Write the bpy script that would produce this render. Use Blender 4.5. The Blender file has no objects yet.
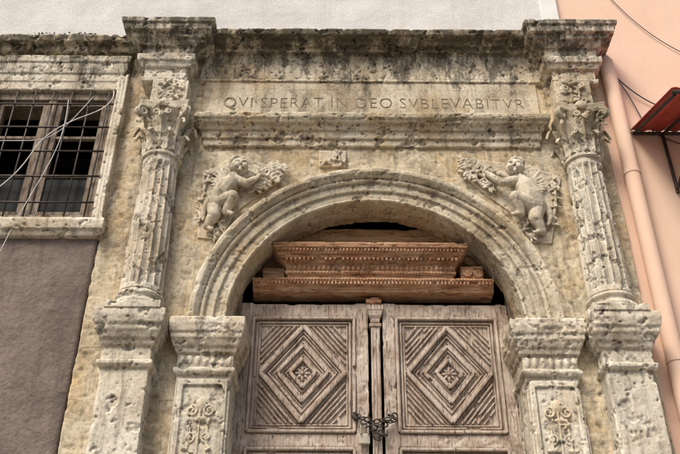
import bpy, bmesh, math, random
from mathutils import Vector, Matrix
random.seed(7)
sc=bpy.context.scene
PX=0.28   # portal axis
# ------------------------------------------------------------ materials
def nmat(name):
    m=bpy.data.materials.new(name); m.use_nodes=True
    nt=m.node_tree; nt.nodes.clear()
    out=nt.nodes.new('ShaderNodeOutputMaterial'); b=nt.nodes.new('ShaderNodeBsdfPrincipled')
    nt.links.new(b.outputs[0],out.inputs[0])
    tc=nt.nodes.new('ShaderNodeTexCoord')
    return m,nt,b,tc.outputs['Object']
def noise(nt,vec,scale,detail=8,rough=.6,stretch=None,dist=0):
    if stretch:
        mp=nt.nodes.new('ShaderNodeMapping'); mp.inputs['Scale'].default_value=stretch
        nt.links.new(vec,mp.inputs[0]); vec=mp.outputs[0]
    n=nt.nodes.new('ShaderNodeTexNoise'); n.inputs['Scale'].default_value=scale
    n.inputs['Detail'].default_value=detail; n.inputs['Roughness'].default_value=rough
    n.inputs['Distortion'].default_value=dist
    nt.links.new(vec,n.inputs['Vector']); return n.outputs[0]
def ramp(nt,fac,stops):
    r=nt.nodes.new('ShaderNodeValToRGB'); el=r.color_ramp.elements
    while len(el)<len(stops): el.new(.5)
    for e,(p,c) in zip(el,stops):
        e.position=p; e.color=(c if len(c)==4 else (*c,1)) if isinstance(c,tuple) else (c,c,c,1)
    nt.links.new(fac,r.inputs[0]); return r.outputs[0]
def mix(nt,fac,a,b,mode='MIX'):
    m=nt.nodes.new('ShaderNodeMix'); m.data_type='RGBA'; m.blend_type=mode
    for s,v in ((0,fac),(6,a),(7,b)):
        if isinstance(v,(int,float)): m.inputs[s].default_value=v
        elif isinstance(v,tuple): m.inputs[s].default_value=(*v,1)
        else: nt.links.new(v,m.inputs[s])
    return m.outputs[2]
def mth(nt,op,a,b=None,c=None):
    m=nt.nodes.new('ShaderNodeMath'); m.operation=op
    for i,v in enumerate((a,b,c)):
        if v is None: continue
        if isinstance(v,(int,float)): m.inputs[i].default_value=v
        else: nt.links.new(v,m.inputs[i])
    return m.outputs[0]
def bump(nt,b,h,strength,dist=.01,prev=None):
    n=nt.nodes.new('ShaderNodeBump'); n.inputs['Strength'].default_value=strength; n.inputs['Distance'].default_value=dist
    nt.links.new(h,n.inputs['Height'])
    if prev is not None: nt.links.new(prev,n.inputs['Normal'])
    nt.links.new(n.outputs[0],b.inputs['Normal']); return n.outputs[0]
def stone(name,joint=None,light=(.60,.54,.43),mid=(.47,.40,.295),dark=(.27,.215,.15),lichen=1.0,point=True,ztop=7.35,jv=.5,ochre=.5,streak=.6,bs=.5,grime=.19):
    m,nt,b,o=nmat(name)
    col=ramp(nt,noise(nt,o,1.7,6,.66,dist=.3),[(.36,dark),(.45,mid),(.54,light),(.72,tuple(min(.72,c*1.12) for c in light))])
    # ochre mineral staining
    f=ramp(nt,noise(nt,o,2.6,5,.6,stretch=(1,1,.7)),[(.48,0.),(.64,1.)])
    col=mix(nt,mth(nt,'MULTIPLY',f,ochre),col,(.50,.355,.185))
    # grey-green crust
    f=ramp(nt,noise(nt,o,1.3,6,.7,stretch=(1,1,.8),dist=.4),[(.50,0.),(.60,1.)])
    col=mix(nt,mth(nt,'MULTIPLY',f,.42),col,(.36,.34,.265))
    # rain streaks
    f=ramp(nt,noise(nt,o,5,5,.68,stretch=(2.2,2.2,.22)),[(.50,0.),(.65,1.)])
    col=mix(nt,mth(nt,'MULTIPLY',f,streak),col,(.15,.125,.09))
    f=noise(nt,o,38,5,.7)
    col=mix(nt,1.0,col,ramp(nt,f,[(.30,.62),(.47,.96),(.7,1.12)]),'MULTIPLY')
    f=ramp(nt,noise(nt,o,6,7,.72,dist=.5),[(.54,0.),(.61,1.)])
    col=mix(nt,mth(nt,'MULTIPLY',f,.5),col,(.69,.64,.535))
    sep=nt.nodes.new('ShaderNodeSeparateXYZ'); nt.links.new(o,sep.inputs[0])
    mr=nt.nodes.new('ShaderNodeMapRange'); mr.inputs[1].default_value=ztop-.35; mr.inputs[2].default_value=ztop+.45
    mr.inputs[3].default_value=0; mr.inputs[4].default_value=grime; nt.links.new(sep.outputs[2],mr.inputs[0])
    ln=mth(nt,'ADD',noise(nt,o,5,8,.78,stretch=(1.4,1.4,.5)),mr.outputs[0])
    f=ramp(nt,ln,[(.59,0.),(.69,1.)])
    col=mix(nt,mth(nt,'MULTIPLY',f,.85*lichen),col,(.080,.072,.054))
    pit=ramp(nt,noise(nt,o,60,3,.6),[(.31,0.),(.37,1.)])
    col=mix(nt,1.0,col,ramp(nt,pit,[(0.,.55),(1.,1.)]),'MULTIPLY')
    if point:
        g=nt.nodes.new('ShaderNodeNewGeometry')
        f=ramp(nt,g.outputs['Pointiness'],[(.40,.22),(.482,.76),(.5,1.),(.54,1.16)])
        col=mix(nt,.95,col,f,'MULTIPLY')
    jh=None
    if joint:
        if joint[0]=='arc':
            dx=sep.outputs[0]; dz=mth(nt,'SUBTRACT',sep.outputs[2],4.72)
            a=mth(nt,'ARCTAN2',dz,dx)
            a=mth(nt,'ADD',a,mth(nt,'MULTIPLY',mth(nt,'SUBTRACT',noise(nt,o,9,3),.5),.02))
            fr=mth(nt,'FRACT',mth(nt,'MULTIPLY',a,joint[1]/math.pi))
            d=mth(nt,'ABSOLUTE',mth(nt,'SUBTRACT',fr,.5))
            jh=ramp(nt,d,[(0.,.2),(.006,.4),(.014,1.)])
            col=mix(nt,.35*jv*2,col,ramp(nt,jh,[(0.,.4),(1.,1.)]),'MULTIPLY')
        else:
            cb=nt.nodes.new('ShaderNodeCombineXYZ')
            wob=mth(nt,'MULTIPLY',mth(nt,'SUBTRACT',noise(nt,o,5,4,.7),.5),.09)
            nt.links.new(mth(nt,'ADD',sep.outputs[0],wob),cb.inputs[0]); nt.links.new(mth(nt,'ADD',mth(nt,'ADD',sep.outputs[2],wob),joint[3]),cb.inputs[1])
            br=nt.nodes.new('ShaderNodeTexBrick'); br.inputs['Scale'].default_value=1
            br.offset=.37; br.squash=.7; br.squash_frequency=3
            br.inputs['Brick Width'].default_value=joint[1]; br.inputs['Row Height'].default_value=joint[2]
            br.inputs['Mortar Size'].default_value=.006; br.inputs['Mortar Smooth'].default_value=.8
            br.inputs['Color1'].default_value=(.80,.78,.74,1);br.inputs['Color2'].default_value=(1.14,1.14,1.13,1);br.inputs['Mortar'].default_value=(.45,.40,.34,1)
            nt.links.new(cb.outputs[0],br.inputs[0])
            msk=ramp(nt,noise(nt,o,3.1,4),[(.42,0.),(.58,1.)])
            col=mix(nt,mth(nt,'MULTIPLY',mth(nt,'ADD',mth(nt,'MULTIPLY',msk,.6),.4),jv),col,br.outputs[0],'MULTIPLY')
            jh=mth(nt,'SUBTRACT',1.,mth(nt,'MULTIPLY',br.outputs[1],msk))
    nt.links.new(col,b.inputs['Base Color']); b.inputs['Roughness'].default_value=.92
    b.inputs['Specular IOR Level'].default_value=.2
    h=mth(nt,'ADD',noise(nt,o,45,6,.75),mth(nt,'MULTIPLY',pit,.35))
    if jh is not None: h=mth(nt,'ADD',h,mth(nt,'MULTIPLY',jh,.6*jv))
    bump(nt,b,h,bs,.012)
    return m
def plaster(name,base,var,scale=2.,bs=.4,grain=60,stain=.4,staincol=(.25,.22,.19)):
    m,nt,b,o=nmat(name)
    col=ramp(nt,noise(nt,o,scale,6,.6),[(.35,var),(.6,base)])
    f=ramp(nt,noise(nt,o,3,6,.7,stretch=(2,2,.3)),[(.52,0.),(.72,1.)])
    col=mix(nt,mth(nt,'MULTIPLY',f,stain),col,staincol)
    col=mix(nt,min(.8,bs*2),col,ramp(nt,noise(nt,o,grain,4,.7),[(.3,.72),(.6,1.08)]),'MULTIPLY')
    f=ramp(nt,noise(nt,o,9,8,.75),[(.62,0.),(.68,1.)])
    col=mix(nt,mth(nt,'MULTIPLY',f,stain*.8),col,tuple(c*.55 for c in var))
    nt.links.new(col,b.inputs['Base Color']); b.inputs['Roughness'].default_value=.9; b.inputs['Specular IOR Level'].default_value=.2
    h=mth(nt,'ADD',noise(nt,o,grain*.7,5,.7),mth(nt,'MULTIPLY',noise(nt,o,4,4,.6),3.))
    bump(nt,b,h,bs,.014)
    return m
def wood(name,a,bc,c,st=(9,9,.7),pale=.5,palec=(.56,.50,.43)):
    m,nt,b,o=nmat(name)
    n=noise(nt,o,5,8,.7,stretch=st,dist=.4)
    col=ramp(nt,n,[(.33,c),(.48,a),(.64,bc)])
    f=ramp(nt,noise(nt,o,5,7,.75),[(.46,0.),(.60,1.)])
    col=mix(nt,mth(nt,'MULTIPLY',f,pale),col,palec)
    f=ramp(nt,noise(nt,o,2.3,5,.6),[(.5,0.),(.7,1.)])
    col=mix(nt,mth(nt,'MULTIPLY',f,.4),col,tuple(x*.55 for x in a))
    cr=ramp(nt,noise(nt,o,14,5,.6,stretch=st),[(.33,.12),(.43,1.)])
    col=mix(nt,1.,col,cr,'MULTIPLY')
    nt.links.new(col,b.inputs['Base Color']); b.inputs['Roughness'].default_value=.85; b.inputs['Specular IOR Level'].default_value=.15
    bump(nt,b,mth(nt,'ADD',n,mth(nt,'MULTIPLY',cr,.5)),.6,.01)
    return m
def plain(name,c,r=.6,metal=0,var=.3):
    m,nt,b,o=nmat(name)
    col=ramp(nt,noise(nt,o,14,5,.6),[(.3,tuple(x*(1-var) for x in c)),(.7,tuple(min(1,x*(1+var)) for x in c))])
    nt.links.new(col,b.inputs['Base Color']); b.inputs['Roughness'].default_value=r; b.inputs['Metallic'].default_value=metal
    bump(nt,b,noise(nt,o,50,4),.2,.004)
    return m
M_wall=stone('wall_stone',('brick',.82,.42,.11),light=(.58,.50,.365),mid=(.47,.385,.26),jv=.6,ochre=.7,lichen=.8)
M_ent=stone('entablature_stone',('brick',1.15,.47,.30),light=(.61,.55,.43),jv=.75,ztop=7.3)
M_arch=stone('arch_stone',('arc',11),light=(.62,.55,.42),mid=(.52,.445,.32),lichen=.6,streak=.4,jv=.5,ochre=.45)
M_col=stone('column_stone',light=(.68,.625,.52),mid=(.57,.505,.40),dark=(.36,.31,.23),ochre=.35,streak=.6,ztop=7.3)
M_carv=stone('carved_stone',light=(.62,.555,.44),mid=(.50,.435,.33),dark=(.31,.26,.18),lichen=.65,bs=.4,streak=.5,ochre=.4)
M_flat=stone('panel_stone',('brick',1.3,.47,.33),light=(.61,.545,.42),point=False,jv=.6)
def groove():
    m,nt,b,o=nmat('letter_grime')
    f=ramp(nt,noise(nt,o,2.2,6,.7),[(.42,0.),(.62,1.)])
    nt.links.new(mix(nt,f,(.17,.135,.09),(.36,.30,.21)),b.inputs['Base Color']); b.inputs['Roughness'].default_value=.95
    return m
M_groove=groove()
M_white=plaster('grey_white_plaster',(.68,.67,.655),(.58,.565,.545),stain=.3,staincol=(.4,.38,.35))
M_dark=plaster('dark_stucco',(.235,.19,.163),(.15,.12,.105),scale=1.2,bs=.8,grain=35,stain=.8,staincol=(.11,.09,.078))
M_pink=plaster('pink_paint',(.76,.55,.425),(.73,.515,.395),bs=.05,stain=.15,staincol=(.55,.40,.33))
M_trim=plaster('white_trim',(.78,.77,.75),(.70,.69,.67),bs=.1,stain=.1)
M_wood=wood('weathered_door_wood',(.40,.31,.245),(.55,.46,.38),(.18,.13,.10),pale=.7,palec=(.60,.53,.455))
M_carvw=wood('carved_lintel_wood',(.42,.225,.125),(.54,.34,.21),(.18,.08,.042),st=(.8,6,8),pale=.42,palec=(.58,.43,.30))
M_beam=wood('old_beam_wood',(.34,.22,.12),(.46,.32,.19),(.16,.09,.05),st=(.6,6,8),pale=.1)
M_winw=wood('window_wood',(.23,.175,.13),(.34,.28,.22),(.10,.075,.055),pale=.3)
M_iron=plain('rusty_iron',(.06,.05,.045),.6,.6)
M_steel=plain('padlock_metal',(.40,.37,.30),.45,.8)
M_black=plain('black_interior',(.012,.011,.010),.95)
M_cable=plain('black_cable',(.03,.03,.03),.5)
M_wcable=plain('white_cable',(.55,.54,.52),.5)
M_red=plain('red_awning_sheet',(.42,.06,.045),.5,0,.25)
M_moss=plain('moss',(.10,.11,.05),.95,0,.5)
def glassm():
    m,nt,b,o=nmat('dusty_glass')
    b.inputs['Base Color'].default_value=(.012,.014,.015,1); b.inputs['Specular IOR Level'].default_value=.06
    nt.links.new(ramp(nt,noise(nt,o,6,6),[(.3,.15),(.7,.45)]),b.inputs['Roughness']); return m
M_glass=glassm()
# ------------------------------------------------------------ helpers
def empty(name,loc=(0,0,0)):
    e=bpy.data.objects.new(name,None); e.location=loc; e.empty_display_size=.2; sc.collection.objects.link(e); return e
def tex(name,size,depth=3,typ='CLOUDS'):
    t=bpy.data.textures.new(name,typ); t.noise_scale=size
    if typ=='CLOUDS': t.noise_depth=depth
    return t
T1=tex('t1',.30,4); T2=tex('t2',.05,3); T3=tex('t3',.13,5); T4=tex('t4',.05,3)
for t,a,b in ((T3,.30,.41),(T4,.25,.33)):
    t.use_color_ramp=True
    el=t.color_ramp.elements
    el[0].position=a; el[0].color=(0,0,0,1); el[1].position=b; el[1].color=(1,1,1,1)
def obj(bm,name,parent,mat,voxel=None,d=(.012,.010,.012),smooth=0,loc=None,shade=False,bev=0):
    bmesh.ops.recalc_face_normals(bm,faces=bm.faces)
    me=bpy.data.meshes.new(name); bm.to_mesh(me); bm.free()
    o=bpy.data.objects.new(name,me); sc.collection.objects.link(o)
    if parent: o.parent=parent
    if loc: o.location=loc
    mats=mat if isinstance(mat,(list,tuple)) else [mat]
    for m in mats: me.materials.append(m)
    if shade:
        for p in me.polygons: p.use_smooth=True
    if bev:
        b=o.modifiers.new('b','BEVEL'); b.width=bev; b.segments=2; b.limit_method='ANGLE'
    if voxel:
        r=o.modifiers.new('r','REMESH'); r.mode='VOXEL'; r.voxel_size=voxel; r.use_smooth_shade=True
        if smooth:
            s=o.modifiers.new('s','SMOOTH'); s.iterations=smooth; s.factor=.5
        for t,s in ((T1,d[0]*.6),(T2,d[1]*.40)):
            if s:
                k=o.modifiers.new('d','DISPLACE'); k.texture=t; k.strength=s; k.mid_level=.5
        if d[2]:
            k=o.modifiers.new('d','DISPLACE'); k.texture=T3; k.strength=d[2]*.60; k.mid_level=1.0
            k=o.modifiers.new('d','DISPLACE'); k.texture=T4; k.strength=d[2]*.40; k.mid_level=1.0
    return o
def loft(bm,rings,close=True):
    vr=[[bm.verts.new(p) for p in r] for r in rings]; n=len(vr[0])
    for a,b in zip(vr,vr[1:]):
        for i in range(n):
            j=(i+1)%n
            bm.faces.new((a[i],a[j],b[j],b[i]))
    if close:
        bm.faces.new(vr[0][::-1]); bm.faces.new(vr[-1])
def box(bm,x0,x1,y0,y1,z0,z1):
    loft(bm,[[(x0,y0,z),(x1,y0,z),(x1,y1,z),(x0,y1,z)] for z in (z0,z1)])
def rects(bm,xc,hw,p,prof,yb=.1,sx=1,sy=1,ret=True):
    rings=[];lz=None
    for z,off in prof:
        if lz is not None and z<=lz: z=lz+.0008
        lz=z
        h=hw+(off*sx if ret else 0); f=-(p+off*sy)
        rings.append([(xc-h,f,z),(xc+h,f,z),(xc+h,yb,z),(xc-h,yb,z)])
    loft(bm,rings)
def arc(bm,cx,cz,sec,a0,a1,n):
    rings=[]
    for i in range(n+1):
        a=a0+(a1-a0)*i/n; rings.append([(cx+r*math.cos(a),y,cz+r*math.sin(a)) for r,y in sec])
    loft(bm,rings)
def lathe(bm,cx,cy,prof,n=32,fl=0,depth=0,zf=None):
    rings=[]
    for z,r in prof:
        ring=[]
        for i in range(n):
            a=2*math.pi*i/n; rr=r
            if fl and (zf is None or zf[0]<z<zf[1]):
                s=abs(math.sin(a*fl/2)); rr=r*(1-depth*(s**.7))
            ring.append((cx+rr*math.cos(a),cy+rr*math.sin(a),z))
        rings.append(ring)
    loft(bm,rings)
def sph(bm,c,r,s=(1,1,1),rot=None,seg=12):
    mt=Matrix.Translation(c)@(rot.to_4x4() if rot else Matrix.Identity(4))@Matrix.Diagonal((*[r*k for k in s],1))
    bmesh.ops.create_uvsphere(bm,u_segments=seg,v_segments=max(6,seg*2//3),radius=1,matrix=mt)
def tube(bm,pts,rad,n=8):
    pts=[Vector(p) for p in pts]; rings=[]
    if not isinstance(rad,(list,tuple)): rad=[rad]*len(pts)
    for i,p in enumerate(pts):
        d=(pts[min(i+1,len(pts)-1)]-pts[max(i-1,0)]).normalized()
        u=d.cross(Vector((0,1,0)));
        if u.length<.1: u=d.cross(Vector((1,0,0)))
        u.normalize(); v=d.cross(u)
        rings.append([p+(u*math.cos(2*math.pi*k/n)+v*math.sin(2*math.pi*k/n))*rad[i] for k in range(n)])
    loft(bm,rings)
def limb(bm,pts,rad):
    P=[];R=[]
    for i in range(len(pts)-1):
        a=Vector(pts[i]);b=Vector(pts[i+1])
        for k in range(4):
            t=k/4; P.append(a.lerp(b,t)); R.append(rad[i]*(1-t)+rad[i+1]*t)
    P.append(Vector(pts[-1]));R.append(rad[-1])
    tube(bm,P,R,12)
    for p,r in zip(pts,rad): sph(bm,p,r)
def leaf(bm,base,out,up,h,w,curl,th=.018):
    """lobed, curling acanthus leaf with a midrib"""
    out=Vector(out).normalized(); up=Vector(up).normalized(); side=out.cross(up).normalized(); base=Vector(base)
    N=14;rings=[]
    for i in range(N+1):
        t=i/N; zz=h*math.sin(min(t*1.35,1.25))/math.sin(1.25) if t<.88 else h*(1-.30*(t-.88)/.12)
        oo=.012+curl*t**2.4
        ww=w*(.60+.40*math.sin(t*math.pi*.8))*(1-.7*max(0,t-.7)/.3)*(1+.30*math.sin(t*math.pi*7))
        c=base+up*zz+out*oo
        t2=th*(1-.3*t)
        rings.append([c-side*ww-out*.004, c-side*ww*.5+out*t2*.2, c+out*t2*1.5, c+side*ww*.5+out*t2*.2, c+side*ww-out*.004, c-out*t2])
    loft(bm,rings)
def scroll(bm,c,r,turns=1.6,w=.013,y=0,flip=1,a0=0):
    pts=[];rad=[]
    n=int(16*turns)
    for i in range(n+1):
        t=i/n; a=a0+flip*t*turns*2*math.pi; rr=r*(1-t*.85)
        pts.append((c[0]+rr*math.cos(a),c[1]-.01*t,c[2]+rr*math.sin(a))); rad.append(w*(1-.3*t))
    tube(bm,pts,rad,8)
def foliage(bm,pts,y,s=.03,seed=0,n=5):
    """stem with leafy clusters in low relief"""
    rnd=random.Random(seed)
    tube(bm,[(p[0],y,p[1]) for p in pts],s*.35,8)
    for p in pts:
        for k in range(n):
            a=rnd.uniform(0,6.28); l=s*rnd.uniform(.6,1.2)
            c=(p[0]+math.cos(a)*l,y-rnd.uniform(0,.015),p[1]+math.sin(a)*l)
            rot=Matrix.Rotation(-a,3,'Y')
            sph(bm,c,s*.62,(1.15,.45,.42),rot,8)
        if rnd.random()<.5: sph(bm,(p[0],y-.02,p[1]),s*.4,seg=8)
# ------------------------------------------------------------ PORTAL
portal=empty('stone_portal',(PX,0,0))
SZ=4.72; RI=1.18
bm=bmesh.new()
box(bm,-2.30,-RI,0,.30,.02,SZ+.02); box(bm,RI,2.14,0,.30,.02,SZ+.02)
box(bm,-2.30,-RI,0,.30,SZ,7.78); box(bm,RI,2.14,0,.30,SZ,7.78)
N=48; rings=[]
for i in range(N+1):
    a=math.pi-math.pi*i/N; x=RI*math.cos(a); z=SZ+RI*math.sin(a)
    rings.append([(x,0,z),(x,.30,z),(x,.30,7.78),(x,0,7.78)])
loft(bm,rings)
obj(bm,'spandrel_wall',portal,M_wall,.013,(.05,.030,.014))
# archivolt
bm=bmesh.new()
sec=[(RI-.004,.22),(RI-.004,-.030),(RI+.012,-.042),(RI+.022,-.030),(RI+.085,-.034),(RI+.09,-.056),(RI+.155,-.060),(RI+.16,-.082),(RI+.178,-.094),(RI+.195,-.078),(RI+.20,-.105),(RI+.235,-.140),(RI+.275,-.142),(RI+.285,.05),(RI+.05,.22)]
arc(bm,0,SZ,sec,0,math.pi,96)
obj(bm,'archivolt',portal,M_arch,.0075,(.014,.010,.016))
# entablature
bm=bmesh.new()
cor=[(7.655,0),(7.66,.035),(7.685,.045),(7.69,.09),(7.73,.115),(7.735,.185),(7.79,.205),(7.80,.19)]
rects(bm,0,1.50,.03,cor,.2,ret=False)
rects(bm,0,1.62,.02,[(7.27,.0),(7.66,.0)],.2,ret=False)
rects(bm,0,1.60,.02,[(7.28,.0),(7.29,.018),(7.31,.018),(7.315,0)],.2,ret=False)
arcb=[(6.50,0),(6.505,.02),(6.57,.024),(6.575,.045),(6.65,.05),(6.655,.07),(6.69,.09),(6.70,.12),(6.73,.135),(6.735,.15),(6.79,.155),(6.80,.12)]
rects(bm,0,1.50,.01,arcb,.2,sx=.75)
obj(bm,'entablature',portal,M_ent,.0085,(.022,.016,.034))
bm=bmesh.new()
cor2=[(7.64,0),(7.645,.04),(7.69,.06),(7.70,.12),(7.77,.14),(7.80,.10)]
rects(bm,-4.33,2.12,.02,cor2,.2,ret=False)
obj(bm,'wall_cornice',portal,M_ent,.011,(.06,.045,.05))
# inscription
bm=bmesh.new(); box(bm,-1.56,1.56,-.022,.1,6.79,7.275)
panel=obj(bm,'inscription_frieze',portal,[M_flat,M_groove])
cu=bpy.data.curves.new('insc','FONT'); cu.body="QVI SPERAT IN DEO SVBLEVABITVR"; cu.size=.15; cu.space_character=1.15; cu.extrude=.02; cu.resolution_u=3
cu.align_x='CENTER'; cu.offset=-.0014; cu.space_word=.75
t=bpy.data.objects.new('insc',cu); sc.collection.objects.link(t)
bpy.context.view_layer.update()
me=bpy.data.meshes.new_from_object(t.evaluated_get(bpy.context.evaluated_depsgraph_get()))
bpy.data.objects.remove(t)
xs=[v.co.x for v in me.vertices]; w=max(xs)-min(xs); k=2.80/w; cx=(max(xs)+min(xs))/2
for v in me.vertices:
    x,y,z=v.co; X=(x-cx)*k+.03
    v.co=(X, -.022-z*.30+.0015*math.sin(X*5.3)+.001*math.sin(X*11), 6.962+y*1.22+.004*math.sin(X*9)+.002*math.sin(X*31))
me.materials.clear(); me.materials.append(M_flat); me.materials.append(M_groove)
for p in me.polygons: p.material_index=1
cut=bpy.data.objects.new('letters',me); sc.collection.objects.link(cut); cut.parent=portal
bpy.context.view_layer.update()
bo=panel.modifiers.new('c','BOOLEAN'); bo.object=cut; bo.operation='DIFFERENCE'; bo.solver='EXACT'
bpy.context.view_layer.update()
dm=bpy.data.meshes.new_from_object(panel.evaluated_get(bpy.context.evaluated_depsgraph_get()))
panel.modifiers.clear(); panel.data=dm
bpy.data.objects.remove(cut)
# side parts of the order
for s,sd in ((-1,3),(1,11)):
    xc=s*1.845
    bm=bmesh.new()   # projecting cornice block
    pr=[(7.14,0),(7.145,.03),(7.19,.04),(7.20,.015),(7.30,.02),(7.31,.05),(7.36,.07),(7.37,.09),(7.44,.095),(7.45,.06),(7.54,.065),(7.55,.10),(7.60,.14),(7.61,.17),(7.65,.18),(7.66,.225),(7.73,.235),(7.74,.255),(7.785,.265),(7.80,.24)]
    rects(bm,(-1.915 if s<0 else 1.89),.18,.16,pr,.1,sx=1,sy=.82)
    obj(bm,'cornice_block',portal,M_col,.0075,(.018,.014,.028))
    bm=bmesh.new()   # carved die above the capital
    rects(bm,xc,.165,.20,[(6.79,0),(7.15,0)],.1)
    foliage(bm,[(xc-.05,6.88),(xc+.04,6.93),(xc-.03,6.99),(xc+.05,7.04),(xc-.02,7.09)],-.205,.05,sd,6)
    scroll(bm,(xc+.07*s,-.205,6.9),.05); scroll(bm,(xc-.07*s,-.205,7.05),.05,flip=-1)
    obj(bm,'carved_die',portal,M_carv,.0055,(.01,.004,.012),smooth=1)
    # capital
    bm=bmesh.new(); cy=-.10
    lathe(bm,xc,cy,[(6.22,.150),(6.235,.172),(6.26,.172),(6.275,.145),(6.40,.145),(6.55,.155),(6.66,.185),(6.72,.220)],32)
    for k in range(8):
        a=2*math.pi*(k+.5)/8; d=Vector((math.cos(a),math.sin(a),0))
        leaf(bm,Vector((xc,cy,6.275))+d*.145,d,(0,0,1),.20,.056,.095)
    for k in range(8):
        a=2*math.pi*k/8; d=Vector((math.cos(a),math.sin(a),0))
        leaf(bm,Vector((xc,cy,6.30))+d*.14,d,(0,0,1),.34,.050,.13)
    for k in range(4):
        a=math.pi/4+k*math.pi/2; d=Vector((math.cos(a),math.sin(a),0)); c=Vector((xc,cy,6.672))+d*.265
        tube(bm,[Vector((xc,cy,6.5))+d*.17,Vector((xc,cy,6.60))+d*.20,Vector((xc,cy,6.69))+d*.235,c+Vector((0,0,.03))+d*.02],[.02,.022,.026,.03])
        sd2=Vector((-d.y,d.x,0)); pts=[];rad=[]
        for q in range(22):
            tt=q/21; aa=math.pi*.6-tt*math.pi*3.2; rr=.056*(1-.8*tt)
            pts.append(c+d*math.cos(aa)*rr+Vector((0,0,1))*math.sin(aa)*rr); rad.append(.018-.004*tt)
        for off in (-.016,.016): tube(bm,[p+sd2*off for p in pts],rad,6)
    sph(bm,(xc,cy-.235,6.74),.045,(1.2,.6,1))
    for q in (-1,1): scroll(bm,(xc+q*.055,cy-.215,6.655),.036,1.4,.011,flip=q,a0=math.pi/2)
    rings=[]
    for z,o in ((6.715,-.012),(6.735,0),(6.765,.004),(6.795,.012)):
        ring=[]
        for q in range(4):
            a0=math.pi/4+q*math.pi/2; a1=a0+math.pi/2
            for t in range(8):
                u=t/8; p0=Vector((math.cos(a0),math.sin(a0),0))*.30; p1=Vector((math.cos(a1),math.sin(a1),0))*.30
                pt=p0.lerp(p1,u); pt*= (1-.14*math.sin(u*math.pi)); pt*=(1+o*3)
                ring.append((xc+pt.x,cy+pt.y,z))
        rings.append(ring)
    loft(bm,rings)
    obj(bm,'capital',portal,M_carv,.0045,(.006,.006,.016),smooth=2)
    # fluted shaft + base
    bm=bmesh.new()
    pf=[]
    for i in range(41):
        t=i/40; z=4.90+1.34*t; pf.append((z,.172-.020*t**1.4))
    pf[0]=(4.90,.176)
    lathe(bm,xc,cy,pf,192,16,.13,(4.95,6.17))
    obj(bm,'column_shaft',portal,M_col,.006,(.012,.008,.024))
    bm=bmesh.new()
    box(bm,xc-.215,xc+.215,-.315,.1,4.70,4.762)
    lathe(bm,xc,cy,[(4.755,.18),(4.765,.20),(4.785,.208),(4.805,.20),(4.815,.18),(4.835,.172),(4.85,.182),(4.865,.192),(4.885,.188),(4.895,.17),(4.91,.165)],40)
    obj(bm,'column_base',portal,M_col,.007,(.010,.008,.022))
    # pedestal
    cap=[(4.26,0),(4.265,.02),(4.285,.035),(4.31,.035),(4.325,.008),(4.43,.008),(4.44,.03),(4.475,.04),(4.485,.055),(4.53,.075),(4.54,.085),(4.58,.088),(4.585,.10),(4.65,.112),(4.70,.108),(4.715,.09)]
    xp=-1.86 if s<0 else 1.865
    bm=bmesh.new()
    rects(bm,xp,.178,.185,[(.02,.05),(.35,.05),(.40,.0),(4.27,0)],.1)
    rects(bm,xp,.178,.185,cap,.1,sx=.85,sy=1.1)
    obj(bm,'pedestal',portal,M_col,.0085,(.020,.014,.026))
    # impost pilaster
    xi=-1.29 if s<0 else 1.315
    bm=bmesh.new()
    rects(bm,xi,.205,.06,[(.02,.04),(.35,.04),(.40,.0),(4.27,0)],.3)
    rects(bm,xi,.205,.06,cap,.3,sx=.78,sy=1.0)
    for (x0,x1,z0,z1) in ((-.185,-.145,.5,4.22),(.145,.185,.5,4.22),(-.185,.185,4.18,4.225)):
        box(bm,xi+x0,xi+x1,-.078,0,z0,z1)
    for k in range(7):
        sph(bm,(xi-.18+k*.06,-.07,4.375),.028,(.8,.6,1.5),seg=8)
    obj(bm,'impost_pilaster',portal,M_col,.0075,(.018,.012,.022))
    bm=bmesh.new()
    for k in range(6):
        zb=4.08-.55*k
        tube(bm,[(xi,-.062,zb-.5),(xi,-.066,zb)],.010)
        sph(bm,(xi,-.06,zb-.05),.045,(1,.5,1.2)); sph(bm,(xi,-.06,zb-.16),.03,(1.5,.6,.6))
        for q in (-1,1):
            scroll(bm,(xi+q*.065,-.063,zb-.10),.045,1.5,.010,flip=q,a0=math.pi/2)
            scroll(bm,(xi+q*.06,-.063,zb-.30),.040,1.4,.010,flip=-q,a0=-math.pi/2)
            foliage(bm,[(xi+q*.06,zb-.2),(xi+q*.07,zb-.4)],-.062,.032,sd+k+q,4)
    obj(bm,'pilaster_relief',portal,M_carv,.0055,(.006,.003,.012),smooth=2)
bm=bmesh.new()
box(bm,-.47,-.23,-.02,.05,6.28,6.46)
foliage(bm,[(-.41,6.32),(-.35,6.37),(-.30,6.42),(-.28,6.33)],-.025,.035,5,6)
obj(bm,'crest_relief',portal,M_carv,.006,(.008,.003,.006))
bm=bmesh.new()
box(bm,-1.6,1.6,-.95,.5,.0,.18); box(bm,-1.35,1.35,-.60,.5,.17,.36); box(bm,-1.1,1.1,-.25,.5,.35,.54)
obj(bm,'door_steps',portal,M_col,.02,(.02,.01,.01))
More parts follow.
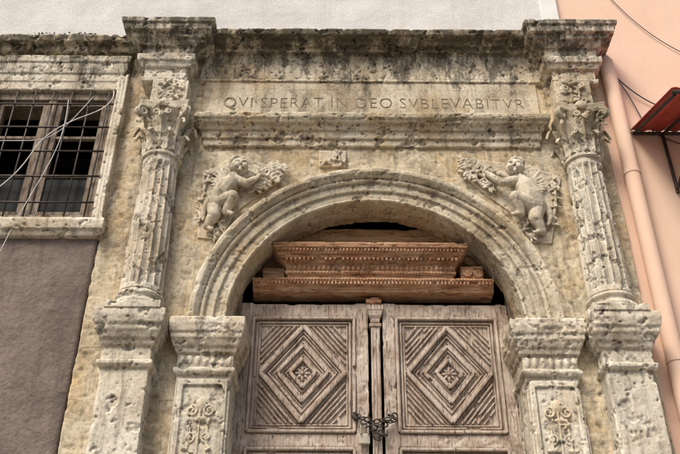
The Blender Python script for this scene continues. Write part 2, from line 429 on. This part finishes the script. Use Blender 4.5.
# ------------------------------------------------------------ CHERUBS
def cherub(name,s,tf,seed,F=1.12):
    bm=bmesh.new(); Y=-.03
    def P(x,z,y=0): 
        X,Z=tf(x,z); return (X,Y-y*.85,Z)
    L_=lambda p,r: limb(bm,p,[k*F for k in r])
    L_([P(-.015,.33,.045),P(-.06,.25,.05),P(-.115,.15,.055),P(-.155,.065,.03)],[.058,.078,.082,.082])
    L_([P(-.01,.35,.05),P(.015,.40,.055)],[.036,.036])
    hc=P(.03,.455,.06); sph(bm,hc,.088,(.94,.9,1.04),seg=16)
    d=1 if s<0 else -1
    X,_,Z=hc
    sph(bm,(X+.024*d,hc[1]-.080,Z-.006),.014,(.7,1.1,1.5),seg=8)
    for q in (-1,1):
        sph(bm,(X+.022*d+q*.034,hc[1]-.062,Z-.024),.028,seg=8)
        sph(bm,(X+.022*d+q*.030,hc[1]-.074,Z+.024),.015,(1.4,.6,.5),seg=8)
    sph(bm,(X+.020*d,hc[1]-.070,Z-.044),.012,(1.6,.8,.6),seg=8); sph(bm,(X+.018*d,hc[1]-.062,Z-.068),.020,seg=8)
    sph(bm,(X-.076*d,hc[1]-.02,Z-.016),.016,(.5,.6,1.1),seg=8)
    rnd=random.Random(seed)
    for k in range(60):
        a=rnd.uniform(.35,math.pi-.05) 
        px=math.cos(a)*.066*(-d)-.010*d; pz=abs(math.sin(a))*.070+.012
        sph(bm,(X+px,hc[1]-rnd.uniform(-.02,.05),Z+pz),.018,seg=8)
    L_([P(.015,.30,.075),P(.115,.245,.095),P(.215,.325,.08)],[.040,.033,.022])
    hb=Vector(P(.232,.345,.08)); sph(bm,hb,.023,seg=8)
    for k in range(4):
        a=math.radians(20+24*k); l=.030+.006*(k in(1,2)); 
        p1=hb+Vector((math.cos(a)*l*d,-.008,math.sin(a)*l)); p2=p1+Vector((math.cos(a-.5)*.018*d,-.004,math.sin(a-.5)*.018))
        limb(bm,[hb,p1,p2],[.010,.0085,.007])
    limb(bm,[hb,hb+Vector((-.012*d,-.015,.028)),hb+Vector((.004*d,-.022,.040))],[.010,.009,.007])
    L_([P(-.06,.31,.03),P(.06,.36,.015),P(.14,.40,.02)],[.034,.028,.020])
    L_([P(-.13,.06,.055),P(-.005,.085,.105),P(-.055,-.055,.07)],[.070,.052,.031])
    L_([P(-.055,-.055,.07),P(-.01,-.085,.085)],[.027,.018])
    L_([P(-.165,.05,.03),P(-.165,-.09,.065),P(-.225,-.20,.035)],[.070,.050,.030])
    L_([P(-.225,-.20,.035),P(-.185,-.235,.05)],[.026,.018])
    for fx,fz,fy in ((-.01,-.085,.085),(-.185,-.235,.05)):
        for k in range(5):
            p=P(fx+.014+.002*k,fz-.012+.007*k,fy+.014-.004*k); sph(bm,p,.008,seg=6)
    for k in range(8):
        a=math.radians(112+k*13); L=.25-.014*k
        p0=P(-.075,.27,.015); p1=P(-.075+math.cos(a)*L*.85,.27+math.sin(a)*L*.9,.02)
        mid=(Vector(p0)+Vector(p1))/2; dv=Vector(p1)-Vector(p0)
        rot=Matrix.Rotation(-math.atan2(dv.z,dv.x),3,'Y')
        sph(bm,mid,L*.5,(1,.13,.17),rot,10)
    tube(bm,[P(-.20,.16,.03),P(-.245,.07,.03),P(-.275,-.03,.02),P(-.265,-.13,.02)],[.02,.034,.03,.014])
    e=empty(name,(PX,0,0))
    obj(bm,'body',e,M_carv,.005,(.004,.006,.010),smooth=3)
    bm=bmesh.new()
    sg=lambda lst:[tf(x,z) for x,z in lst]
    foliage(bm,sg([(.17,.29),(.24,.33),(.31,.37),(.37,.42),(.42,.45)]),Y-.02,.046,seed,9)
    foliage(bm,sg([(.20,.22),(.29,.28),(.36,.33)]),Y-.02,.040,seed+1,8)
    foliage(bm,sg([(.18,.40),(.25,.43),(.34,.48),(.43,.50)]),Y-.018,.042,seed+2,8)
    foliage(bm,sg([(.37,.42),(.40,.36)]),Y-.018,.04,seed+3,7)
    for q,(x,z) in enumerate(((.30,.42),(.24,.27),(.38,.47))):
        c=tf(x,z); scroll(bm,(c[0],Y-.03,c[1]),.048,flip=1-2*(q%2))
    foliage(bm,sg([(-.26,.40),(-.29,.31),(-.30,.22),(-.31,.10),(-.30,0.),(-.30,-.1)]),Y,.038,seed+4,6)
    foliage(bm,sg([(-.12,-.12),(-.10,-.2),(-.16,-.28)]),Y,.036,seed+5,6)
    g=sg([(-.33,.47),(-.05,.57),(.46,.56),(.47,.42),(.24,.19),(.02,-.0),(-.10,-.31),(-.31,-.29)])
    f=[bm.verts.new((x,-.018,z)) for x,z in g]; h=[bm.verts.new((x,.05,z)) for x,z in g]; n=len(g)
    F1=bm.faces.new(f); F2=bm.faces.new(h[::-1])
    for i in range(n): bm.faces.new((f[i],f[(i+1)%n],h[(i+1)%n],h[i]))
    bm.normal_update(); bmesh.ops.triangulate(bm,faces=[F1,F2])
    obj(bm,'foliage',e,M_carv,.0055,(.006,.004,.012),smooth=1)
cherub('cherub_relief',-1,lambda x,z:(-1.19+x*.90,5.79+z*.93),21)
def tfr(x,z):
    x=-x; a=math.radians(-10); return (1.19+(x*math.cos(a)-z*math.sin(a))*1.15, 5.80+(x*math.sin(a)+z*math.cos(a))*.93)
cherub('cherub_relief',1,tfr,33,1.2)
# ------------------------------------------------------------ DOOR
door=empty('wooden_double_door',(PX,.34,0))
def stick(bm,a,b,w,y0,y1):
    a=Vector((a[0],0,a[1]));b=Vector((b[0],0,b[1])); d=(b-a).normalized(); n=Vector((-d.z,0,d.x))*w/2
    r=[]
    for p in (a,b):
        r.append([p+n+Vector((0,y1,0)),p+n*.9+Vector((0,y0+.004,0)),p+n*.45+Vector((0,y0,0)),p-n*.45+Vector((0,y0,0)),p-n*.9+Vector((0,y0+.004,0)),p-n+Vector((0,y1,0))])
    loft(bm,r)
def broken(bm,a,b,w,y0,y1,pb=.18):
    """a moulding strip that may have lost a piece"""
    a=Vector(a);b=Vector(b)
    if random.random()<pb and (b-a).length>.12:
        t0=random.uniform(.1,.7); t1=t0+random.uniform(.06,.22)
        stick(bm,a,a.lerp(b,t0),w,y0,y1)
        if t1<.97: stick(bm,a.lerp(b,t1),b,w,y0,y1)
    else: stick(bm,a,b,w,y0,y1)
def leafdoor(x0,x1,name):
    cx=(x0+x1)/2
    bm=bmesh.new(); box(bm,x0+.02,x1-.02,.0,.04,.56,5.05)
    for (a,b,c,d) in ((x0,x0+.10,.56,5.09),(x1-.10,x1,.56,5.085)): box(bm,a,b,-.028,.03,c,d)
    zr=[(4.955,5.08),(3.845,3.955),(2.735,2.845),(1.625,1.735),(.57,.72)]
    for a,b in zr: box(bm,x0+.101,x1-.101,-.025,.03,a,b)
    obj(bm,name+'_frame',door,M_wood,.009,(.008,.008,.014))
    bm=bmesh.new()
    for (zt,zb) in ((4.955,3.955),(3.845,2.845),(2.735,1.735),(1.625,.72)):
        cz=(zt+zb)/2; hx=(x1-x0)/2-.10; hz=(zt-zb)/2
        for ins,w,y in ((.014,.026,-.044),(.048,.016,-.022),(.072,.014,-.014)):
            X=hx-ins; Z=hz-ins
            broken(bm,(cx-X,cz-Z),(cx-X,cz+Z),w,y,.004); broken(bm,(cx+X,cz-Z),(cx+X,cz+Z),w,y,.004)
            broken(bm,(cx-X,cz-Z),(cx+X,cz-Z),w,y-.001,.004); broken(bm,(cx-X,cz+Z),(cx+X,cz+Z),w,y-.001,.004)
        X=hx-.085; Z=hz-.085
        for k,w,y in ((.30,.030,-.040),(.385,.010,-.016),(.50,.013,-.020),(.585,.028,-.036),(.67,.010,-.016),(.79,.013,-.020),(.89,.014,-.022),(.985,.036,-.046),(1.09,.010,-.018),(1.21,.015,-.024),(1.33,.014,-.020),(1.45,.015,-.024),(1.58,.014,-.02),(1.72,.015,-.02)):
            for sx in (-1,1):
                for sz in (-1,1):
                    if k<=1: a=(k,0);b=(0,k)
                    else: a=(1,k-1);b=(k-1,1)
                    jx=random.uniform(-.004,.004)
                    broken(bm,(cx+sx*a[0]*X+jx,cz+sz*a[1]*Z),(cx+sx*b[0]*X,cz+sz*b[1]*Z+jx),w,y+random.uniform(-.004,.003),.006,.20 if k>.6 else .08)
        for q in range(8):
            a=q*math.pi/4; rot=Matrix.Rotation(-a,3,'Y')
            sph(bm,(cx+math.cos(a)*.040,-.012,cz+math.sin(a)*.040),.028,(1,.5,.45),rot,8)
            sph(bm,(cx+math.cos(a+.39)*.060,-.006,cz+math.sin(a+.39)*.060),.010,seg=6)
        sph(bm,(cx,-.022,cz),.016,seg=8)
        for u in (-1,1):
            sph(bm,(cx+u*.082,-.006,cz),.013,(1.4,.6,.7),seg=6); sph(bm,(cx,-.006,cz+u*.085),.013,(.7,.6,1.4),seg=6)
    obj(bm,name+'_panel_mouldings',door,M_wood)
leafdoor(-1.10,-.045,'left_leaf')
leafdoor(.075,1.12,'right_leaf')
bm=bmesh.new()
rects(bm,.015,.036,.045,[(.56,.0),(4.86,.0),(4.862,.012),(4.885,.014),(4.89,.0),(4.93,.0),(4.96,.016),(5.0,.024),(5.01,.03),(5.05,.03)],.03)
for k in range(5): sph(bm,(.015-.03+.015*k,-.05,4.91),.011,(.7,1,2),seg=6)
for xx in (-.012,.014,.04): stick(bm,(xx,.7),(xx,4.84),.012,-.052,-.04)
obj(bm,'meeting_post',door,M_wood,bev=.003)
bm=bmesh.new()
box(bm,-1.25,-1.101,-.03,.06,.4,5.6); box(bm,1.121,1.27,-.03,.06,.4,5.6)
obj(bm,'door_jambs',door,M_winw,bev=.004)
bm=bmesh.new(); tube(bm,[(-.02,-.01,5.07),(.0,-.04,5.11),(.05,-.04,5.12)],[.03,.035,.02]); box(bm,-.06,.07,-.06,.0,5.08,5.115)
obj(bm,'broken_block',door,M_carvw,.008,(.006,.004,.004))
# chain and padlock
ch=empty('padlock_and_chain',(PX,.34,0))
def torus(bm,c,R,r,mt,sy=1.5):
    rings=[]
    for i in range(16):
        a=2*math.pi*i/16; ring=[]
        for k in range(7):
            b=2*math.pi*k/7; v=Vector(((R+r*math.cos(b))*math.cos(a),r*math.sin(b),(R*sy+r*math.cos(b))*math.sin(a)))
            ring.append(Vector(c)+mt@v)
        rings.append(ring)
    loft(bm,rings+[rings[0]],False)
bm=bmesh.new()
path=[(-.14,4.08),(-.10,4.055),(-.065,4.04),(-.03,4.03),(.01,4.03),(.05,4.035),(.09,4.05),(.12,4.075),(-.09,4.02),(-.05,3.995),(-.01,3.985),(.03,3.99),(.07,4.01),(.11,4.03),(.14,4.04),(-.02,3.96),(0.0,3.925),(.01,3.89),(.04,3.95),(.06,3.92)]
for i,(x,z) in enumerate(path):
    mt=Matrix.Rotation(random.uniform(-.4,.4)+math.pi/2,3,'Y')@Matrix.Rotation((i%2)*1.4+random.uniform(-.3,.3),3,'Z')
    torus(bm,(x,-.075-.012*(i%3),z),.017,.0055,mt)
for x in (-.155,.155): torus(bm,(x,-.05,4.085),.028,.007,Matrix.Rotation(.6,3,'Z'),1)
bmesh.ops.remove_doubles(bm,verts=bm.verts,dist=1e-5)
obj(bm,'chain',ch,M_iron,shade=True)
bm=bmesh.new()
pts=[(-.085+.028*math.cos(a),-.085,3.975+.035*math.sin(a)) for a in [math.pi*k/10 for k in range(11)]]
tube(bm,[(pts[0][0],-.085,3.93)]+pts+[(pts[-1][0],-.085,3.93)],.007)
rects(bm,-.085,.042,.073,[(3.855,-.006),(3.862,0),(3.935,0),(3.943,-.006)],-.05)
obj(bm,'padlock',ch,M_steel,bev=.003)
# ------------------------------------------------------------ CARVED WOODEN LINTEL
lin=empty('carved_wood_lintel',(PX,0,0))
bm=bmesh.new()
rects(bm,0,1.01,-.24,[(5.155,0),(5.17,.0),(5.178,.012),(5.195,.014),(5.20,.03),(5.225,.034),(5.23,.05),(5.258,.055),(5.265,.045)],.42,ret=False)
for k in range(63):
    if random.random()>.06: box(bm,-.98+k*.0315,-.98+k*.0315+.017,.183,.21,5.20,5.222)
for k in range(76): sph(bm,(-.985+k*.0262,.183,5.245),.010,seg=6)
obj(bm,'lower_rail',lin,M_carvw,.0045,(.012,.004,.014))
bm=bmesh.new()
rects(bm,-.02,.70,-.20,[(5.255,0),(5.29,.0),(5.295,.02),(5.32,.025),(5.325,.01),(5.38,.02),(5.39,.04),(5.42,.05),(5.425,.075),(5.445,.08),(5.45,.10),(5.49,.115),(5.495,.135),(5.53,.145),(5.545,.13)],.40,sx=.85,sy=.95)
for k in range(40):
    if random.random()>.06: box(bm,-.735+k*.0365,-.735+k*.0365+.019,.112,.16,5.392,5.417)
for k in range(52): sph(bm,(-.79+k*.0302,.086,5.472),.013,(.8,.9,1.2),seg=6)
for k in range(34): 
    x=-.70+k*.0412
    sph(bm,(x,.180,5.352),.020,(.75,.8,1.3),seg=6)
for k in range(52): sph(bm,(-.70+k*.0265,.176,5.307),.010,seg=6)
obj(bm,'upper_cornice',lin,M_carvw,.0045,(.012,.004,.016))
bm=bmesh.new()
box(bm,.74,.93,.22,.34,5.26,5.40)
scroll(bm,(.80,.21,5.33),.055,1.7,.012); scroll(bm,(.885,.21,5.325),.04,1.6,.011,flip=-1)
sph(bm,(.80,.205,5.33),.018)
obj(bm,'carved_bracket',lin,M_carvw,.006,(.006,.003,.006))
bm=bmesh.new(); box(bm,-.93,-.75,.24,.36,5.26,5.38); obj(bm,'left_block',lin,M_beam,.01,(.01,.006,.01))
bm=bmesh.new(); box(bm,-1.3,1.3,.31,.45,5.655,5.835); obj(bm,'roof_beam',lin,M_beam,.009,(.03,.012,.014))
bm=bmesh.new(); box(bm,-1.25,1.25,.36,.46,5.42,5.60); obj(bm,'back_plank',lin,M_beam,.010,(.02,.008,.01))
# ------------------------------------------------------------ HOUSE
house=empty('plastered_house')
bm=bmesh.new(); box(bm,-9,2.02,.0,.4,7.785,11.5); box(bm,-9,2.2,.4,9,11.2,11.5)
obj(bm,'upper_wall',house,M_white)
bm=bmesh.new(); box(bm,2.021,2.20,-.02,.4,7.785,11.5); obj(bm,'corner_strip',house,M_trim,bev=.01)
bm=bmesh.new()
box(bm,-9,-2.021,-.012,.4,0,5.56); obj(bm,'lower_stucco',house,M_dark,.03,(.03,.02,.0))
bm=bmesh.new(); box(bm,-9,-3.29,.0,.4,5.561,7.784); box(bm,-3.289,-2.021,.002,.4,7.16,7.784); box(bm,-2.095,-2.021,.002,.4,5.561,7.159)
obj(bm,'window_wall',house,M_wall)
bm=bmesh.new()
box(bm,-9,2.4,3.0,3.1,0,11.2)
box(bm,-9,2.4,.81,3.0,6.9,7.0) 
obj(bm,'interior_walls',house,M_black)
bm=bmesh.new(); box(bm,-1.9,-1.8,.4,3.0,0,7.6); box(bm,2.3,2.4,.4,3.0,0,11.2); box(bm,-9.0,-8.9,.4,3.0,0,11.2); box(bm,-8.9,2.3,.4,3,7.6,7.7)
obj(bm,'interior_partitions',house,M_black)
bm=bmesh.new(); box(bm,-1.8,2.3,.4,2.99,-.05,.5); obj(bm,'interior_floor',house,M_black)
# ------------------------------------------------------------ WINDOW
win=empty('barred_window')
bm=bmesh.new()
rects(bm,-2.69,.59,.03,[(7.15,0),(7.155,.03),(7.25,.035),(7.255,.05),(7.34,.055),(7.345,.075),(7.40,.10),(7.46,.105),(7.47,.13),(7.54,.14),(7.55,.10)],.15,sx=.72,sy=.55)
for s in (-1,1):
    xa=-2.69+s*.59
    for w0,w1,p in ((0,.045,.055),(.04,.085,.075),(.08,.105,.10)):
        a,b=sorted((xa+s*w0,xa+s*w1)); box(bm,a,b,-p,.15,5.57,7.3)
rects(bm,-2.69,.70,.03,[(5.50,0),(5.505,.03),(5.55,.05),(5.56,.07),(5.64,.08),(5.672,.06)],.15,sx=.3)
obj(bm,'stone_frame',win,M_col,.008,(.018,.012,.022))
bm=bmesh.new()
def fr(x0,x1,z0,z1,w,y0,y1):
    box(bm,x0,x0+w,y0,y1,z0,z1); box(bm,x1-w,x1,y0,y1,z0,z1); box(bm,x0+w,x1-w,y0+.001,y1,z0,z0+w); box(bm,x0+w,x1-w,y0+.001,y1,z1-w,z1)
fr(-3.27,-2.105,5.68,7.14,.075,.0,.10)
box(bm,-2.73,-2.65,.01,.10,5.755,7.065)
for a,b in ((-3.194,-2.731),(-2.649,-2.181)):
    fr(a,b,5.756,7.064,.05,.03,.08)
    box(bm,a+.05,b-.05,.035,.075,6.18,6.21); box(bm,a+.05,b-.05,.035,.075,6.62,6.65)
obj(bm,'wood_sashes',win,M_winw,bev=.004)
bm=bmesh.new()
box(bm,-3.14,-2.78,.05,.055,5.8,6.18); box(bm,-2.6,-2.23,.05,.055,5.8,6.18)
obj(bm,'glass',win,M_glass)
bm=bmesh.new()
for i in range(7):
    x=-3.20+i*.172; tube(bm,[(x,-.028,5.67),(x+.004,-.03,6.4),(x,-.028,7.15)],.0085)
for z in (5.86,6.14,6.42,6.70,6.98): tube(bm,[(-3.28,-.038,z),(-2.69,-.04,z-.004),(-2.10,-.038,z)],.009)
obj(bm,'iron_bars',win,M_iron,shade=True)
def cable(name,pts,r,mat):
    cu=bpy.data.curves.new(name,'CURVE'); cu.dimensions='3D'; cu.bevel_depth=r; cu.bevel_resolution=2
    sp=cu.splines.new('NURBS'); sp.points.add(len(pts)-1); sp.order_u=4; sp.use_endpoint_u=True
    for p,q in zip(sp.points,pts): p.co=(*q,1)
    cu.materials.append(mat); o=bpy.data.objects.new(name,cu); sc.collection.objects.link(o); return o
cable('hanging_cable',[(-2.12,-.07,7.12),(-2.08,-.11,7.0),(-2.14,-.12,6.86),(-2.3,-.09,6.80),(-2.50,-.07,6.72),(-2.7,-.08,6.5),(-2.75,-.09,6.2),(-2.95,-.1,5.9),(-3.3,-.1,5.6)],.005,M_wcable)
cable('hanging_cable',[(-2.52,-.07,7.0),(-2.47,-.09,6.6),(-2.55,-.08,6.2),(-2.7,-.08,5.7),(-2.80,-.08,5.2),(-2.9,-.05,4.5),(-2.95,-.05,3.4)],.004,M_wcable)
cable('hanging_cable',[(-3.5,-.08,6.45),(-3.0,-.10,6.52),(-2.6,-.07,6.42),(-2.45,-.06,6.75),(-2.3,-.06,7.05)],.004,M_wcable)
# ------------------------------------------------------------ PINK HOUSE
pink=empty('pink_house')
bm=bmesh.new(); box(bm,2.15,10,.05,9,0,12); obj(bm,'walls',pink,M_pink)
pipe=empty('drainpipe')
bm=bmesh.new(); tube(bm,[(2.565,.1,7.66),(2.565,.04,7.65),(2.565,.0,7.58),(2.565,-.02,7.4),(2.565,-.02,5),(2.565,-.02,2.5),(2.565,-.02,.1)],.07,20)
obj(bm,'pipe',pipe,M_pink,shade=True)
bm=bmesh.new()
for z in (6.2,4.4,2.6): lathe(bm,2.565,-.02,[(z,.071),(z+.002,.076),(z+.04,.076),(z+.042,.071)],24)
obj(bm,'clamps',pipe,M_pink)
aw=empty('red_awning')
bm=bmesh.new()
def awp(u,v,o):
    x=2.66+u*3.2; return (x,.04-v*.95,6.76-v*.36+.012*math.sin(u*3.2*42)+o)
V=[[[bm.verts.new(awp(i/240,v,o)) for i in range(241)] for v in (0,1)] for o in (0,.006)]
for o in (0,1):
    for i in range(240): bm.faces.new((V[o][0][i],V[o][0][i+1],V[o][1][i+1],V[o][1][i]))
for i in (0,240): bm.faces.new((V[0][0][i],V[0][1][i],V[1][1][i],V[1][0][i]))
for v in (0,1):
    for i in range(240): bm.faces.new((V[0][v][i],V[0][v][i+1],V[1][v][i+1],V[1][v][i]))
obj(bm,'corrugated_sheet',aw,M_red)
bm=bmesh.new()
for x in (2.95,4.3,5.6):
    tube(bm,[(x,.03,6.72),(x,.03,6.05)],.016); tube(bm,[(x,.03,6.71),(x,-.88,6.36)],.016); tube(bm,[(x,.02,6.08),(x,-.75,6.38)],.014)
tube(bm,[(2.66,-.90,6.37),(5.86,-.90,6.37)],.016); tube(bm,[(2.69,.02,6.715),(5.86,.02,6.715)],.016); tube(bm,[(2.69,.03,6.72),(2.69,-.88,6.36)],.014)
obj(bm,'brackets',aw,M_iron)
cable('wall_cable',[(2.50,.0,7.72),(2.56,-.03,7.45),(2.8,.02,7.15),(3.05,.03,7.0),(3.4,.03,6.9)],.006,M_cable)
cable('wall_cable',[(2.50,.0,7.66),(2.7,.0,7.3),(2.78,.03,6.9),(2.86,.03,6.7),(3.1,.03,6.6)],.005,M_cable)
cable('wall_cable',[(2.22,.03,11),(2.5,.03,8.8),(2.9,.03,8.0),(3.6,.03,7.6)],.004,M_cable)
bm=bmesh.new(); rnd=random.Random(4)
for k in range(700):
    c=rnd.choice([(-2.95,.30),(-2.5,.2),(-.9,.3),(1.2,.15)])
    x=rnd.gauss(c[0],c[1]*.5); y=-.10+rnd.uniform(-.05,.08); z=7.775+abs(rnd.gauss(0,.014)); s=rnd.uniform(.006,.015); a=rnd.uniform(0,6.28)
    v=[bm.verts.new((x+math.cos(a+q)*s,y+math.sin(a+q)*s,z+rnd.uniform(-.4,1)*s)) for q in (0,1.2,3.1,4.4)]
    bm.faces.new(v)
obj(bm,'moss',None,M_moss)
# ------------------------------------------------------------ GROUND
M_ground=plaster('street_paving',(.20,.18,.155),(.13,.12,.105),scale=.8,bs=.5,grain=20)
bm=bmesh.new(); v=[bm.verts.new(p) for p in ((-300,-300,0),(300,-300,0),(300,300,0),(-300,300,0))]; bm.faces.new(v); obj(bm,'street',None,M_ground)
bm=bmesh.new(); box(bm,-9,PX-1.62,-1.0,-.0,-.05,.12); box(bm,PX+1.62,10,-1.0,-.0,-.05,.12); obj(bm,'pavement',None,plaster('kerb_stone',(.30,.28,.25),(.22,.20,.18),grain=25),bev=.01)
# ------------------------------------------------------------ LIGHT / WORLD / CAMERA
d=Vector((-.50,-.76,1.15)).normalized()
w=bpy.data.worlds.new('World'); sc.world=w; w.use_nodes=True; nt=w.node_tree
bg=nt.nodes['Background']; sky=nt.nodes.new('ShaderNodeTexSky'); sky.sky_type='NISHITA'; sky.sun_disc=False
sky.sun_elevation=math.asin(d.z); sky.sun_rotation=math.atan2(d.x,d.y); sky.dust_density=5; sky.air_density=1; sky.ozone_density=.5
nt.links.new(sky.outputs[0],bg.inputs[0]); bg.inputs[1].default_value=.145
L=bpy.data.lights.new('sun','SUN'); L.energy=3.1; L.angle=math.radians(20); L.color=(1,.93,.82)
lo=bpy.data.objects.new('sun',L); lo.rotation_euler=d.to_track_quat('Z','Y').to_euler(); sc.collection.objects.link(lo)
cam=bpy.data.cameras.new('camera'); co=bpy.data.objects.new('camera',cam); sc.collection.objects.link(co)
cam.lens=45.4; cam.sensor_width=36; cam.clip_end=2000; cam.clip_start=.05
co.location=(0,-6,1.6)
R=Matrix.Rotation(math.radians(90+34),4,'X')@Matrix.Rotation(math.radians(.35),4,'Z')
co.rotation_euler=R.to_euler()
sc.camera=co
sc.view_settings.view_transform='Standard'; sc.view_settings.look='None'; sc.view_settings.exposure=0
